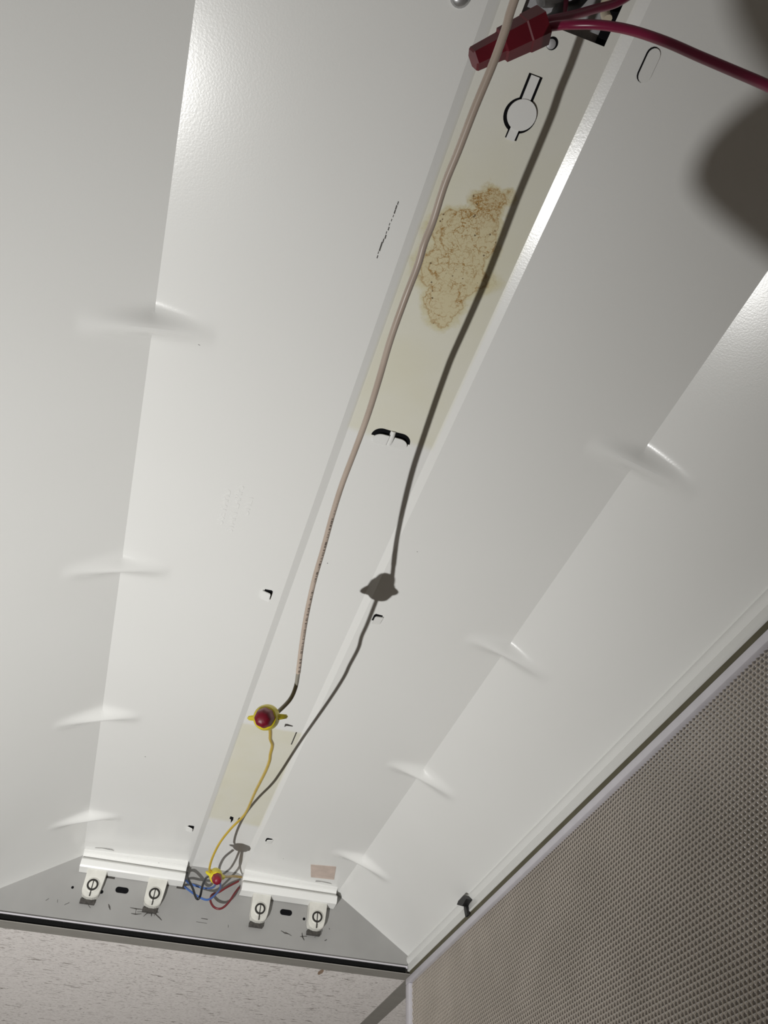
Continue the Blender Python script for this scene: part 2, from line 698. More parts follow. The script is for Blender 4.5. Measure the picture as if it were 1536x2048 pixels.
K = Y_E / 1.1
on_end(stadium(-0.0155 * K, 0.4100 * K, 0.0165, 0.0072), name='slot_hole')
on_end(stadium(0.2042 * K, 0.4116 * K, 0.0165, 0.0072), name='slot_hole')
for x, z, r in ((-0.0768, 0.4048, 0.0016), (-0.0401, 0.4043, 0.0022), (0.2300, 0.4066, 0.0018)):
    on_end(arc(x * K, z * K, r, 0, 345, 12), name='round_hole')
# rectangular punched holes just under the socket bars
for x in (-0.034, 0.058, 0.166):
    on_end([(x - 0.006, 0.4165), (x + 0.006, 0.4165), (x + 0.006, 0.4235), (x - 0.006, 0.4235)], name='punched_hole', mat='grime')


# pencil strokes and scuffs on the far end plate
def stroke(pts, w, mat='grime', name='pencil_mark'):
    P = [Vector((px, pz)) * K for px, pz in pts]
    L_, R_ = [], []
    for i, p in enumerate(P):
        t = (P[min(i + 1, len(P) - 1)] - P[max(i - 1, 0)]).normalized()
        nrm = Vector((-t.y, t.x))
        ww = w * (0.35 if i in (0, len(P) - 1) else 1.0)
        L_.append(p + nrm * ww)
        R_.append(p - nrm * ww)
    return on_end([tuple(q) for q in L_ + R_[::-1]], th=0.00025, name=name, mat=mat)


STROKES = [
    # a hand-pencilled scribble
    ([(0.000, 0.3905), (0.008, 0.3900), (0.017, 0.3905)], 0.0006), ([(0.008, 0.3900), (0.0085, 0.3835)], 0.0007),
    ([(0.003, 0.3838), (0.009, 0.3835), (0.016, 0.3850)], 0.0006), ([(0.010, 0.3868), (0.016, 0.3875)], 0.0005),
    ([(0.019, 0.3820), (0.0225, 0.3865), (0.0265, 0.3910)], 0.0006), ([(0.0265, 0.3910), (0.0285, 0.3860), (0.0290, 0.3835)], 0.0007),
    ([(0.0230, 0.3862), (0.0300, 0.3872)], 0.0006), ([(0.0320, 0.3910), (0.0325, 0.3845)], 0.0007),
    ([(0.0320, 0.3905), (0.0365, 0.3895), (0.0330, 0.3872), (0.0390, 0.3835), (0.0430, 0.3805)], 0.0007),
    # loose ticks
    ([(-0.0275, 0.3910), (-0.0255, 0.3880), (-0.0235, 0.3845)], 0.0010), ([(-0.0800, 0.3830), (-0.0750, 0.3865)], 0.0006),
    ([(-0.1035, 0.3850), (-0.1005, 0.3880)], 0.0006), ([(-0.0900, 0.3880), (-0.0890, 0.3845)], 0.0005),
    ([(-0.0520, 0.3870), (-0.0480, 0.3835)], 0.0006), ([(0.0925, 0.3895), (0.1010, 0.3893)], 0.0009),
    ([(0.0870, 0.3845), (0.1010, 0.3843)], 0.0004), ([(0.1290, 0.3860), (0.1295, 0.3830)], 0.0005),
    ([(0.2000, 0.3880), (0.2060, 0.3855), (0.2120, 0.3850)], 0.0006), ([(0.2060, 0.3870), (0.2150, 0.3835)], 0.0006),
    ([(0.2290, 0.3890), (0.2300, 0.3840), (0.2330, 0.3800)], 0.0009), ([(0.2270, 0.3840), (0.2360, 0.3855)], 0.0009),
    ([(0.2480, 0.3880), (0.2470, 0.3850)], 0.0006), ([(0.2610, 0.3830), (0.2640, 0.3848)], 0.0012),
    ([(0.2560, 0.3980), (0.2570, 0.3940)], 0.0006), ([(0.2660, 0.3995), (0.2668, 0.3978)], 0.0008)]
for pts, w in STROKES:
    stroke(pts, w)

# socket bars: rolled white channels closing the pan at the far end
SOCK = (-0.1492, -0.0716, 0.0666, 0.1444)
SB = []
for x0, x1 in ((CX - CR + 0.001, CX - 0.0385), (CX + 0.0375, CX + CR - 0.004)):
    bm = bmesh.new()
    prof = [(1.0655, 0.4475), (1.0657, 0.4395), (1.0715, 0.4375), (1.0725, 0.4330), (1.0680, 0.4305), (1.0655, 0.4285),
            (1.0657, 0.4225), (1.0680, 0.4195), (1.0785, 0.4188), (1.0840, 0.4188), (1.0840, 0.4475)]
    a = [bm.verts.new((x0, yy, zz)) for yy, zz in prof]
    b = [bm.verts.new((x1, yy, zz)) for yy, zz in prof]
    for i in range(len(prof) - 1):
        bm.faces.new((a[i], a[i + 1], b[i + 1], b[i]))
    bm.faces.new(a)
    bm.faces.new(b[::-1])
    SB.append(obj('socket_bar', bm, M['paint'], tro, smooth=40))

# lamp sockets
for q, du in enumerate(SOCK):
    x = CX + du
    zc = 0.4000
    bm = bmesh.new()
    w = 0.0118
    pts = [(-w, 0.0235), (-w * 0.98, -0.006), (-w * 0.86, -0.0105), (-0.0045, -0.0140), (0.0045, -0.0140), (w * 0.80, -0.0105),
           (w * 0.90, -0.004), (w, 0.010), (w * 1.12, 0.0235)]
    plate(bm, [(x + u, zc + v) for u, v in pts], (0, Y_E, 0), (1, 0, 0), (0, 0, 1), (0, -1, 0), 0.0135)
    bmesh.ops.bevel(bm, geom=[e for e in bm.edges], offset=0.0010, segments=2, affect='EDGES')
    so = obj('lamp_socket', bm, M['socket'], tro, smooth=35)
    yf = Y_E - 0.0135
    bm = bmesh.new()
    lathe(bm, (x - 0.0005, yf + 0.0002, zc + 0.0005), (0, -1, 0), [(0, 0.0088), (0.0010, 0.0086), (0.0014, 0.0080), (0.0014, 0.0074)], 28)
    obj('face_collar', bm, M['socket'], so, smooth=35)
    bm = bmesh.new()
    R0, R1 = 0.0070, 0.0048
    ring = []
    for k in range(28):
        a = 2 * math.pi * k / 28
        ring.append([bm.verts.new((x - 0.0005 + r * math.cos(a), yf - dy, zc + 0.0005 + r * math.sin(a))) for r, dy in ((R0, 0.0004), (R0, 0.0019), (R1, 0.0019), (R1, 0.0004))])
    for k in range(28):
        A, B = ring[k], ring[(k + 1) % 28]
        for e in range(3):
            bm.faces.new((A[e], A[e + 1], B[e + 1], B[e]))
    obj('rotor_ring', bm, M['ring'], so, smooth=35)
    bm = bmesh.new()
    lathe(bm, (x - 0.0005, yf, zc + 0.0005), (0, -1, 0), [(0, 0.0048), (0.0017, 0.0047)], 24)
    obj('rotor', bm, M['socket'], so, smooth=35)
    bm = bbox(x - 0.0011, x + 0.0001, yf - 0.0021, yf - 0.0012, zc - 0.0135 if q != 9 else zc, zc + 0.0050)
    obj('pin_slot', bm, M['ring'], so)
    bm = bbox(x - 0.0105, x + 0.0075, Y_E - 0.0050, Y_E - 0.0006, zc - 0.0185, zc - 0.0135)
    obj('spring_clip', bm, M['grime'], so)

# ---- punched and pressed details of the pan
ZC = 0.4480


def on_pan(pts, z, th=0.0003, name='punched_gap', mat='black', par=None, smooth=None):
    bm = bmesh.new()
    plate(bm, pts, (0, 0, z), (1, 0, 0), (0, 1, 0), (0, 0, -1), th)
    return obj(name, bm, M[mat], par or refl, smooth=smooth)


def tilt_plate(pts, z, th, name, dz, mat='paint', bev=0.0003):
    """small tab with each outline point dropped dz(u, v) under the pan"""
    bm = bmesh.new()
    a = [bm.verts.new((u, v, z - dz(u, v))) for u, v in pts]
    b = [bm.verts.new((u, v, z - dz(u, v) - th)) for u, v in pts]
    bm.faces.new(a)
    bm.faces.new(b[::-1])
    for i in range(len(pts)):
        j = (i + 1) % len(pts)
        bm.faces.new((a[i], a[j], b[j], b[i]))
    return obj(name, bm, M[mat], refl)


kx = ZC / 0.452
# keyhole knockout
kc = (0.0982 * kx, 0.0932 * kx)
on_pan(arc(kc[0] - 0.0005, kc[1] + 0.0006, 0.0089, 0, 350, 35), ZC, name='knockout_gap')
on_pan([(0.0937 * kx, 0.0735 * kx), (0.1012 * kx, 0.0735 * kx), (0.1012 * kx, 0.0870 * kx), (0.0937 * kx, 0.0870 * kx)], ZC, name='knockout_gap')
on_pan([(0.0944 * kx, 0.1000 * kx), (0.1010 * kx, 0.1000 * kx), (0.1010 * kx, 0.1062 * kx), (0.0944 * kx, 0.1062 * kx)], ZC, name='knockout_gap')
tilt_plate(arc(kc[0], kc[1] - 0.0002, 0.0078, 0, 350, 35), ZC - 0.0004, 0.0008, 'knockout_disc', lambda u, v: 0.0004)
tilt_plate([(0.0950 * kx, 0.0738 * kx), (0.0997 * kx, 0.0738 * kx), (0.0997 * kx, 0.0875 * kx), (0.0950 * kx, 0.0875 * kx)], ZC - 0.0003, 0.0007, 'knockout_tab', lambda u, v: 0.0)
tilt_plate([(0.0952 * kx, 0.1000 * kx), (0.1000 * kx, 0.1000 * kx), (0.0998 * kx, 0.1066 * kx), (0.0950 * kx, 0.1066 * kx)], ZC - 0.0003, 0.0007, 'knockout_tab', lambda u, v: 0.0)
# round knockout with a grey screw end behind it
on_pan(arc(0.0990 * kx, 0.0578 * kx, 0.0030, 0, 345, 20), ZC, name='round_hole')
bm = bmesh.new()
lathe(bm, (0.0986 * kx, 0.0581 * kx, ZC - 0.0003), (0, 0, -1), [(0, 0.0024), (0.0006, 0.0023), (0.0009, 0.0016)], 18)
obj('screw_end', bm, M['galv'], refl, smooth=40)
# twin half-round vents in the channel
for s_, c in ((-1, (0.0910 * kx, 0.3200 * kx)), (1, (0.1072 * kx, 0.3200 * kx))):
    u0, u1 = (c[0] - 0.0066, c[0] + 0.0062)
    if s_ < 0:
        gap = [(u1, c[1] + 0.002)] + [(u1, c[1] - 0.0058)] + arc(u0 + 0.0075, c[1] + 0.0016, 0.0076, 270, 180, 8)
        tabp = [(u1 - 0.0002, c[1] + 0.0075), (u1 - 0.0004, c[1] - 0.0030)] + arc(u0 + 0.0082, c[1] + 0.0036, 0.0066, 270, 180, 8) + [(u0 + 0.003, c[1] + 0.0072)]
    else:
        gap = [(u0, c[1] + 0.002)] + [(u0, c[1] - 0.0058)] + arc(u1 - 0.0075, c[1] + 0.0016, 0.0076, 270, 360, 8)
        tabp = [(u0 + 0.0002, c[1] + 0.0075), (u0 + 0.0004, c[1] - 0.0030)] + arc(u1 - 0.0082, c[1] + 0.0036, 0.0066, 270, 360, 8) + [(u1 - 0.003, c[1] + 0.0072)]
    on_pan(gap, ZC, name='vent_gap')
    cy = c[1]
    tilt_plate(tabp, ZC - 0.0003, 0.0007, 'vent_tab', lambda u, v, cy=cy: max(0.0, (0.006 - (v - cy)) * 0.24))
bm = bmesh.new()
tube(bm, [(0.0987 * kx, 0.3140 * kx, ZC + 0.0004), (0.0990 * kx, 0.3190 * kx, ZC - 0.0003), (0.0992 * kx, 0.3260 * kx, ZC + 0.0006)], 0.0021, 10)
obj('vent_rib', bm, M['paint'], refl, smooth=60)
# lanced cover-catch tabs beside the channel, two pairs
for yc in (0.5085, 0.9680):
    for s_ in (-1, 1):
        xc = CX + s_ * 0.0500
        z = zprof(xc)
        on_pan([(xc - 0.0028, yc - 0.0058), (xc + 0.0032 * 1, yc - 0.0058), (xc + 0.0042, yc - 0.0045), (xc + 0.0042, yc + 0.0030), (xc - 0.0028, yc + 0.0030)]
               if s_ < 0 else
               [(xc - 0.0040, yc + 0.0030), (xc - 0.0040, yc - 0.0040), (xc - 0.0028, yc - 0.0058), (xc + 0.0034, yc - 0.0058), (xc + 0.0034, yc - 0.0030), (xc - 0.001, yc + 0.0030)],
               z, th=0.0006, name='catch_gap')
        if s_ < 0:
            tilt_plate([(xc - 0.0045, yc - 0.0046), (xc + 0.0022, yc - 0.0048), (xc + 0.0030, yc - 0.0036), (xc + 0.0030, yc + 0.0052), (xc - 0.0045, yc + 0.0056)],
                       z - 0.0008, 0.0010, 'catch_tab', lambda u, v, xc=xc: max(0, (u - xc + 0.0045) * 0.30))
        else:
            tilt_plate([(xc - 0.0030, yc + 0.0050), (xc - 0.0030, yc - 0.0034), (xc - 0.0018, yc - 0.0047), (xc + 0.0044, yc - 0.0046), (xc + 0.0040, yc + 0.0050)],
                       z - 0.0008, 0.0010, 'catch_tab', lambda u, v, xc=xc: max(0, (xc + 0.0044 - u) * 0.14))
# long obround knockout on the pan beside the wiring hole
zo = zprof(0.148)
ob = [(0.1480 + v * 0.98 + u * 0.03, 0.0505 + u) for u, v in stadium(0, 0, 0.0165, 0.0072)]
on_pan(ob, zo, th=0.0004, name='knockout_gap')
tilt_plate([(a + 0.00045, b + 0.0001) for a, b in [(0.1480 + v * 0.9 + u * 0.03, 0.0505 + u * 0.97) for u, v in stadium(0, 0, 0.0165, 0.0072)]], zo - 0.0003, 0.0006, 'knockout_plate', lambda u, v: 0.0)
# slits by the far yellowed patch, and two punched holes
on_pan([(0.1085, 0.7050), (0.1108, 0.7045), (0.1170, 0.7060), (0.1170, 0.7072), (0.1108, 0.7080), (0.1088, 0.7110)], ZC, name='slit', mat='grime')
on_pan([(0.1228, 0.7170), (0.1240, 0.7165), (0.1243, 0.7420), (0.1232, 0.7420)], ZC, name='slit', mat='grime')
on_pan([(0.0905, 0.9270), (0.0945, 0.9285), (0.0952, 0.9360), (0.0938, 0.9440), (0.0925, 0.9350), (0.0903, 0.9330)], ZC, name='punched_hole')
on_pan([(0.1010, 0.9270), (0.1045, 0.9270), (0.1035, 0.9335), (0.1005, 0.9330)], ZC, name='punched_hole')
# curved slots above the socket bars
for xc in (-0.0500, 0.2440):
    z = zprof(xc)
    on_pan([(xc - 0.0115, 1.0565), (xc - 0.003, 1.0545), (xc + 0.009, 1.0555), (xc + 0.0125, 1.0590), (xc + 0.009, 1.0580), (xc - 0.003, 1.0568), (xc - 0.0115, 1.0590)],
           z, th=0.0005, name='curved_slot', mat='dust')
# paper sticker
z0 = zprof(0.2435)
tilt_plate([(0.2140, 1.0120), (0.2465, 1.0035), (0.2545, 1.0430), (0.2235, 1.0490)], z0 - 0.0000, 0.0004, 'paper_sticker',
           lambda u, v: z0 - zprof(u) + 0.0001, mat='sticker')
# a scratched line and a loose speck trail
for i in range(14):
    t = i / 13
    x, y = 0.0495 - 0.0020 * t, 0.1560 + 0.034 * t
    r = random.uniform(0.0003, 0.0007)
    x += random.uniform(-0.0003, 0.0003)
    on_pan([(x - r * 0.6, y - r * 2.4), (x + r * 0.6, y - r * 2), (x + r * 0.6, y + r * 2.4), (x - r * 0.6, y + r * 2)], zprof(x), th=0.0002, name='scratch', mat='grime')
on_pan([(-0.0520, 0.2800), (-0.0465, 0.2798), (-0.0440, 0.2812), (-0.0470, 0.2808)], zprof(-0.05) - 0.0004, th=0.0002, name='scratch', mat='grime')
# screw in the pan
bm = bmesh.new()
lathe(bm, (0.0465, 0.0525, zprof(0.0465)), (0, 0, -1), [(0, 0.0052), (0.0010, 0.0050), (0.0022, 0.0038), (0.0027, 0.0016)], 20)
obj('pan_screw', bm, M['screw'], refl, smooth=50)

# embossed note, read from below
for k, (txt, ystart, xbase) in enumerate((('USE RAPID', 0.4385, -0.0030), ('START LAMPS', 0.4440, 0.0058), ('ONLY', 0.4230, 0.0146))):
    cu = bpy.data.curves.new('embossed_text', 'FONT')
    cu.body = txt
    cu.size = 0.0084
    cu.extrude = 0.00008
    cu.bevel_depth = 0.00014
    tmp = bpy.data.objects.new('tmp_text', cu)
    COL.objects.link(tmp)
    dg = bpy.context.evaluated_depsgraph_get()
    me = bpy.data.meshes.new_from_object(tmp.evaluated_get(dg))
    bpy.data.objects.remove(tmp)
    mt = Matrix(((0, -1, 0, xbase), (-1, 0, 0, ystart), (0, 0, -1, zprof(xbase)), (0, 0, 0, 1)))
    me.transform(mt)
    bm = bmesh.new()
    bm.from_mesh(me)
    obj('embossed_text', bm, M['paint'], refl, label='raised lettering reading ' + txt)

# wiring box above the hole
bm = bmesh.new()
ib = [bm.verts.new(v) for v in ((HX0 - 0.004, HY0 - 0.01, ZC + 0.001), (HX1 + 0.003, HY0 - 0.01, ZC + 0.001), (HX1 + 0.003, HY1 + 0.012, ZC + 0.001), (HX0 - 0.004, HY1 + 0.012, ZC + 0.001),
                                (HX0 - 0.004, HY0 - 0.01, ZC + 0.0070), (HX1 + 0.003, HY0 - 0.01, ZC + 0.0070), (HX1 + 0.003, HY1 + 0.012, ZC + 0.0070), (HX0 - 0.004, HY1 + 0.012, ZC + 0.0070))]
for f in ((4, 5, 6, 7), (0, 1, 5, 4), (1, 2, 6, 5), (2, 3, 7, 6), (3, 0, 4, 7)):
    bm.faces.new([ib[i] for i in f])
wb = obj('wiring_box', bm, M['galv'], tro, label='grey galvanised box behind the square hole')
bm = bmesh.new()
box(bm, HX1 - 0.0034, HX1 + 0.002, HY0, HY1 + 0.002, ZC + 0.0050, ZC + 0.0069)
obj('box_gap_shade', bm, M['black'], wb)  # black strip paints the dark of the gap along the hole's right edge

# ------------------------------------------------------------------ hinged lens door hanging from the right rim
XD = 0.3705
DZ1, DZ0 = 0.3430, -0.235
DY0, DY1 = -0.095, 1.0800
bm = bmesh.new()
fw = 0.0075
for x0, x1, y0, y1, z0, z1 in ((XD - 0.001, XD + 0.010, DY0, DY1, DZ1 - fw, DZ1), (XD - 0.001, XD + 0.010, DY0, DY1, DZ0, DZ0 + fw * 2),
                               (XD - 0.001, XD + 0.010, DY0, DY0 + fw * 2, DZ0 + fw * 2, DZ1 - fw), (XD - 0.001, XD + 0.010, DY1 - fw * 1.9, DY1, DZ0 + fw * 2, DZ1 - fw)):
    b2 = bbox(x0, x1, y0, y1, z0, z1, 0.0012, 2)
    me = bpy.data.meshes.new('t')
    b2.to_mesh(me)
    b2.free()
    bm.from_mesh(me)
door = obj('door_frame', bm, M['frame'], tro, smooth=40, label='white metal frame of the hanging lens door')
# prismatic lens: hexagonal lattice of conical pits
p = 0.0044
bm = bmesh.new()
verts, faces, mats = [], [], []
idx = {}
HS = [math.sin(math.radians(60 * k)) for k in range(6)]
HC = [math.cos(math.radians(60 * k)) for k in range(6)]


def hv(y, z, x):
    key = (round(y * 1e5), round(z * 1e5))
    if key not in idx:
        idx[key] = len(verts)
        verts.append((x, y, z))
    return idx[key]


row = p * math.sqrt(3) / 2
rr = p / math.sqrt(3)
ny = int((DY1 - DY0 - 0.02) / p)
nz = int((DZ1 - DZ0 - 0.02) / row)
XL = XD + 0.0030
PIT = 0.0028
for j in range(nz):
    z = DZ1 - 0.0085 - j * row
    for i in range(ny):
        y = DY0 + 0.012 + i * p + (p / 2 if j % 2 else 0)
        c = len(verts)
        verts.append((XL + PIT, y, z))
        hexa = [hv(y + rr * HS[k], z + rr * HC[k], XL) for k in range(6)]
        inner = []
        for k in range(6):
            inner.append(len(verts))
            verts.append((XL + 0.0007, y + rr * 0.74 * HS[k], z + rr * 0.74 * HC[k]))
        for k in range(6):
            q = (k + 1) % 6
            faces.append((hexa[k], inner[k], inner[q], hexa[q]))
            mats.append(1)
            faces.append((inner[k], c, inner[q]))
            mats.append(0)
me = bpy.data.meshes.new('lens_front')
me.from_pydata(verts, [], faces)
me.polygons.foreach_set('material_index', mats)
bm.from_mesh(me)
box(bm, XL + 0.0034, XL + 0.0040, DY0 + 0.004, DY1 - 0.004, DZ0 + 0.006, DZ1 - 0.004)
obj('prismatic_lens', bm, [M['lens'], M['ridge']], door, smooth='keep', label='translucent prismatic plastic lens panel')
# black latch hook on the rim
bm = bmesh.new()
plate(bm, [(0.868, 0.3590), (0.884, 0.3665), (0.879, 0.3690), (0.862, 0.3690), (0.855, 0.3625)], (CX + 0.2690, 0, 0), (0, 1, 0), (0, 0, 1), (1, 0, 0), 0.0075)
plate(bm, [(0.862, 0.3480), (0.869, 0.3480), (0.872, 0.3600), (0.866, 0.3620)], (CX + 0.2725, 0, 0), (0, 1, 0), (0, 0, 1), (1, 0, 0), 0.0025)
obj('latch', bm, M['latch'], tro, label='black hook latch on the rim')

# ------------------------------------------------------------------ wires and connectors
PALE = [(0.0520, 0.0000, 0.3215), (0.0520, 0.0330, 0.3210), (0.0525, 0.0420, 0.3205), (0.0525, 0.0535, 0.3200), (0.0518, 0.0690, 0.3200),
        (0.0515, 0.0855, 0.3200), (0.0510, 0.0990, 0.3200), (0.0516, 0.1140, 0.3195), (0.0512, 0.1240, 0.3182), (0.0517, 0.1340, 0.3175), (0.0512, 0.1500, 0.3158),
        (0.0514, 0.1710, 0.3155), (0.0530, 0.1940, 0.3165), (0.0540, 0.2150, 0.3170), (0.0542, 0.2370, 0.3175), (0.0541, 0.2575, 0.3178), (0.0542, 0.2695, 0.3170),
        (0.0550, 0.2880, 0.3162), (0.0567, 0.3125, 0.3158), (0.0580, 0.3380, 0.3140), (0.0608, 0.3670, 0.3112), (0.0643, 0.3925, 0.3082), (0.0682, 0.4165, 0.3040)]
wire = thing('electrical_wire', 'long pale beige printed wire ending in a grey tail at a yellow twist connector', 'wire', (0.054, 0.2, 0.31))
bm = bmesh.new()
store = []
tube(bm, PALE, 0.00158, 14, 8, store)
w1 = obj('printed_sleeve', bm, M['pale_wire'], wire, smooth=60)
at = w1.data.attributes.new('wire_uv', 'FLOAT_VECTOR', 'POINT')
for i, v in enumerate(store):
    at.data[i].vector = v
bm = bmesh.new()
tube(bm, [PALE[-2], PALE[-1], (0.0697, 0.4290, 0.3010), (0.0685, 0.4390, 0.2975), (0.0625, 0.4430, 0.2895), (0.0575, 0.4400, 0.2820)], 0.00138, 12, 8)
obj('grey_tail', bm, M['grey_wire'], wire, smooth=60, label='grey insulated tail')

YEL = [(0.0575, 0.4445, 0.2840), (0.0637, 0.4754, 0.2931), (0.0666, 0.4919, 0.2982), (0.0709, 0.5080, 0.3034), (0.0736, 0.5313, 0.3095),
       (0.0763, 0.5508, 0.3148), (0.0795, 0.5906, 0.3267), (0.0842, 0.6741, 0.3516), (0.0890, 0.7495, 0.3725), (0.0885, 0.7815, 0.3786),
       (0.0826, 0.8183, 0.3822), (0.0773, 0.8576, 0.3832), (0.0755, 0.8975, 0.3829), (0.0771, 0.9284, 0.3826), (0.0815, 0.9400, 0.3850)]
bm = bmesh.new()
tube(bm, YEL, 0.00130, 12, 8)
obj('electrical_wire', bm, M['yellow_wire'], smooth=60, label='yellow wire running between the two yellow and red twist connectors', cat='wire')


def wing_nut(base, axis, wing, label, s=1.0):
    """two-colour twist connector: flared yellow skirt with two wings, ribbed red cap."""
    base = Vector(base)
    A = Vector(axis).normalized()
    t = thing('wire_connector', label, 'connector', base, 'yellow and red twist connectors')
    bm = bmesh.new()

    def ribs(a, h):
        return 1.0 + 0.035 * math.cos(8 * a)
    lathe(bm, base, A, [(-0.0040 * s, 0.0050 * s), (-0.0040 * s, 0.0066 * s), (0.0010 * s, 0.0074 * s), (0.0070 * s, 0.0072 * s), (0.0100 * s, 0.0064 * s), (0.0108 * s, 0.0054 * s)], 32)
    N = Vector(wing)
    N = (N - A * N.dot(A)).normalized()
    B = A.cross(N)
    for sg in (-1, 1):
        pts = [(0.0050, -0.0040), (0.0095, -0.0036), (0.0112, -0.0026), (0.0119, -0.0008), (0.0114, 0.0012), (0.0096, 0.0034), (0.0055, 0.0088)]
        w2 = bmesh.new()
        plate(w2, [(sg * u * s, v * s) for u, v in pts], base - B * 0.0019 * s, N, A, B, 0.0038 * s)
        for v in w2.verts:                 # thinner towards the tip
            off = (v.co - base).dot(B)
            far = abs((v.co - base).dot(N)) / (0.0119 * s)
            v.co -= B * off * 0.45 * max(0.0, far - 0.4) / 0.6
        bmesh.ops.bevel(w2, geom=w2.edges[:], offset=0.0006 * s, segments=2, affect='EDGES')
        tm = bpy.data.meshes.new('t')
        w2.to_mesh(tm)
        w2.free()
        bm.from_mesh(tm)
    body = obj('skirt', bm, M['yellow_nut'], t, smooth=35, label='yellow winged skirt')
    bm = bmesh.new()
    lathe(bm, base + A * 0.0085 * s, A, [(0, 0.0057 * s), (0.0030 * s, 0.0056 * s), (0.0085 * s, 0.0048 * s), (0.0112 * s, 0.0040 * s), (0.0122 * s, 0.0026 * s), (0.0125 * s, 0.0008 * s)], 32, ribs)
    obj('cap', bm, M['red_nut'], t, smooth=50, label='red cap')
    return t


wing_nut((0.0555, 0.4395, 0.2815), (-0.24, -0.78, -0.56), (0.95, -0.31, 0.06), 'yellow and red twist connector joining the pale beige wire to the yellow wire', 1.12)
wing_nut((0.0865, 0.9430, 0.3830), (0.10, -0.74, -0.60), (0.8, -0.3, -0.4), 'yellow and red twist connector beside the black and blue wires at the lamp sockets', 1.05)


def wire_obj(pts, r, mat, label, n=8):
    bm = bmesh.new()
    tube(bm, pts, r, 10, n)
    return obj('electrical_wire', bm, M[mat], smooth=60, label=label, cat='wire')


wire_obj([(0.0618, 1.078, 0.4350), (0.0630, 1.062, 0.4217), (0.0705, 1.055, 0.4087), (0.0761, 1.05, 0.3965), (0.0795, 1.045, 0.392), (0.0812, 1.04, 0.3953), (0.0800, 1.02, 0.3990), (0.0800, 0.99, 0.3966), (0.0825, 0.957, 0.388)],
         0.0015, 'black_wire', 'black wire looping from the socket bar to a twist connector')
wire_obj([(0.0622, 1.080, 0.4260), (0.0659, 1.071, 0.4200), (0.0752, 1.067, 0.4160), (0.0880, 1.060, 0.4120), (0.0945, 1.033, 0.4040), (0.0945, 0.999, 0.3975), (0.0895, 0.956, 0.3868)],
         0.0013, 'blue_wire', 'upper blue wire drooping below the far twist connector')
wire_obj([(0.0622, 1.078, 0.4170), (0.0682, 1.068, 0.4095), (0.0816, 1.062, 0.4010), (0.0928, 1.056, 0.3970), (0.0995, 1.034, 0.3966), (0.1004, 1.0, 0.3925), (0.0925, 0.955, 0.3850)],
         0.0013, 'blue_wire', 'lower blue wire drooping furthest below the far twist connector')
wire_obj([(0.1330, 1.080, 0.4270), (0.1273, 1.072, 0.4153), (0.1219, 1.068, 0.4033), (0.1154, 1.066, 0.3944), (0.109, 1.066, 0.3916), (0.1022, 1.068, 0.3945), (0.0975, 1.072, 0.4030), (0.0990, 1.074, 0.4110), (0.1068, 1.074, 0.4150), (0.1167, 1.074, 0.4230), (0.1310, 1.080, 0.4350)],
         0.0014, 'maroon_wire', 'dark red wire hanging in a loop beside the socket bar')
wire_obj([(0.1335, 1.078, 0.4400), (0.1206, 1.05, 0.4283), (0.107, 1.01, 0.4100), (0.0945, 0.96, 0.3910)],
         0.0015, 'ochre_wire', 'short ochre wire from the socket bar to a twist connector')

# red connector by the wiring hole, its thick red wire and the wires in the hole
a0, a1 = Vector((0.0535, 0.0650, 0.3813)), Vector((0.0790, 0.0450, 0.3917))
ax = (a1 - a0).normalized()
rc = thing('wire_connector', 'dark red stepped wire connector hanging below the square wiring hole', 'connector', a0)
bm = bmesh.new()
ln = (a1 - a0).length
lathe(bm, a0, ax, [(0, 0.0044), (0.0008, 0.0050), (ln * 0.38, 0.0056), (ln * 0.40, 0.0058)], 6)
obj('tip', bm, M['red_conn'], rc, smooth=20)
bm = bmesh.new()
lathe(bm, a0, ax, [(ln * 0.40, 0.0058), (ln * 0.42, 0.0070), (ln * 0.74, 0.0074), (ln * 0.76, 0.0079), (ln, 0.0081), (ln, 0.0060)], 6)
obj('barrel', bm, M['red_conn'], rc, smooth=20)
RW = [a1 - ax * 0.006, (0.0838, 0.0432, 0.3888), (0.0903, 0.0398, 0.3842), (0.0993, 0.0362, 0.3796), (0.1097, 0.0332, 0.3714), (0.1215, 0.0313, 0.3592), (0.1328, 0.0305, 0.3463), (0.1434, 0.0296, 0.3335), (0.1525, 0.0288, 0.3211), (0.1627, 0.0285, 0.3039), (0.1748, 0.0298, 0.2728)]
wire_obj(RW, 0.0020, 'red_wire', 'thick magenta red wire arching from the red connector across the reflector')
wire_obj([a1 - ax * 0.004, a1 + ax * 0.003 + Vector((0, 0, 0.0025)), (0.0920, 0.0398, 0.4066), (0.1048, 0.0352, 0.4208), (0.1172, 0.0297, 0.4318), (0.1270, 0.0190, 0.4400), (0.1300, 0.0000, 0.4420)],
         0.0020, 'red_wire', 'second red wire sweeping past the edge of the square wiring hole')
wire_obj([(0.0800, 0.0440, 0.3935), (0.0868, 0.0432, 0.3990), (0.0894, 0.0421, 0.4070), (0.0924, 0.0395, 0.4253), (0.0950, 0.0361, 0.4440), (0.0955, 0.0260, 0.4520)],
         0.0014, 'red_wire', 'thin red wire crossing in front of the square wiring hole')
wire_obj([a1 - ax * 0.003 + Vector((0, 0, 0.004)), (0.0850, 0.0425, 0.4040), (0.0912, 0.0409, 0.4287), (0.1017, 0.0388, 0.4475), (0.1060, 0.0280, 0.4510), (0.1060, 0.0100, 0.4520)],
         0.0027, 'black_wire', 'black wire running from the red connector into the square wiring hole')
wire_obj([(0.1174, 0.0388, 0.4400), (0.1161, 0.0372, 0.4440), (0.1150, 0.0330, 0.4475), (0.1150, 0.0240, 0.4500), (0.1150, 0.0050, 0.4510)],
         0.0024, 'cream_wire', 'cream wire end lying inside the square wiring hole')
bm = bmesh.new()
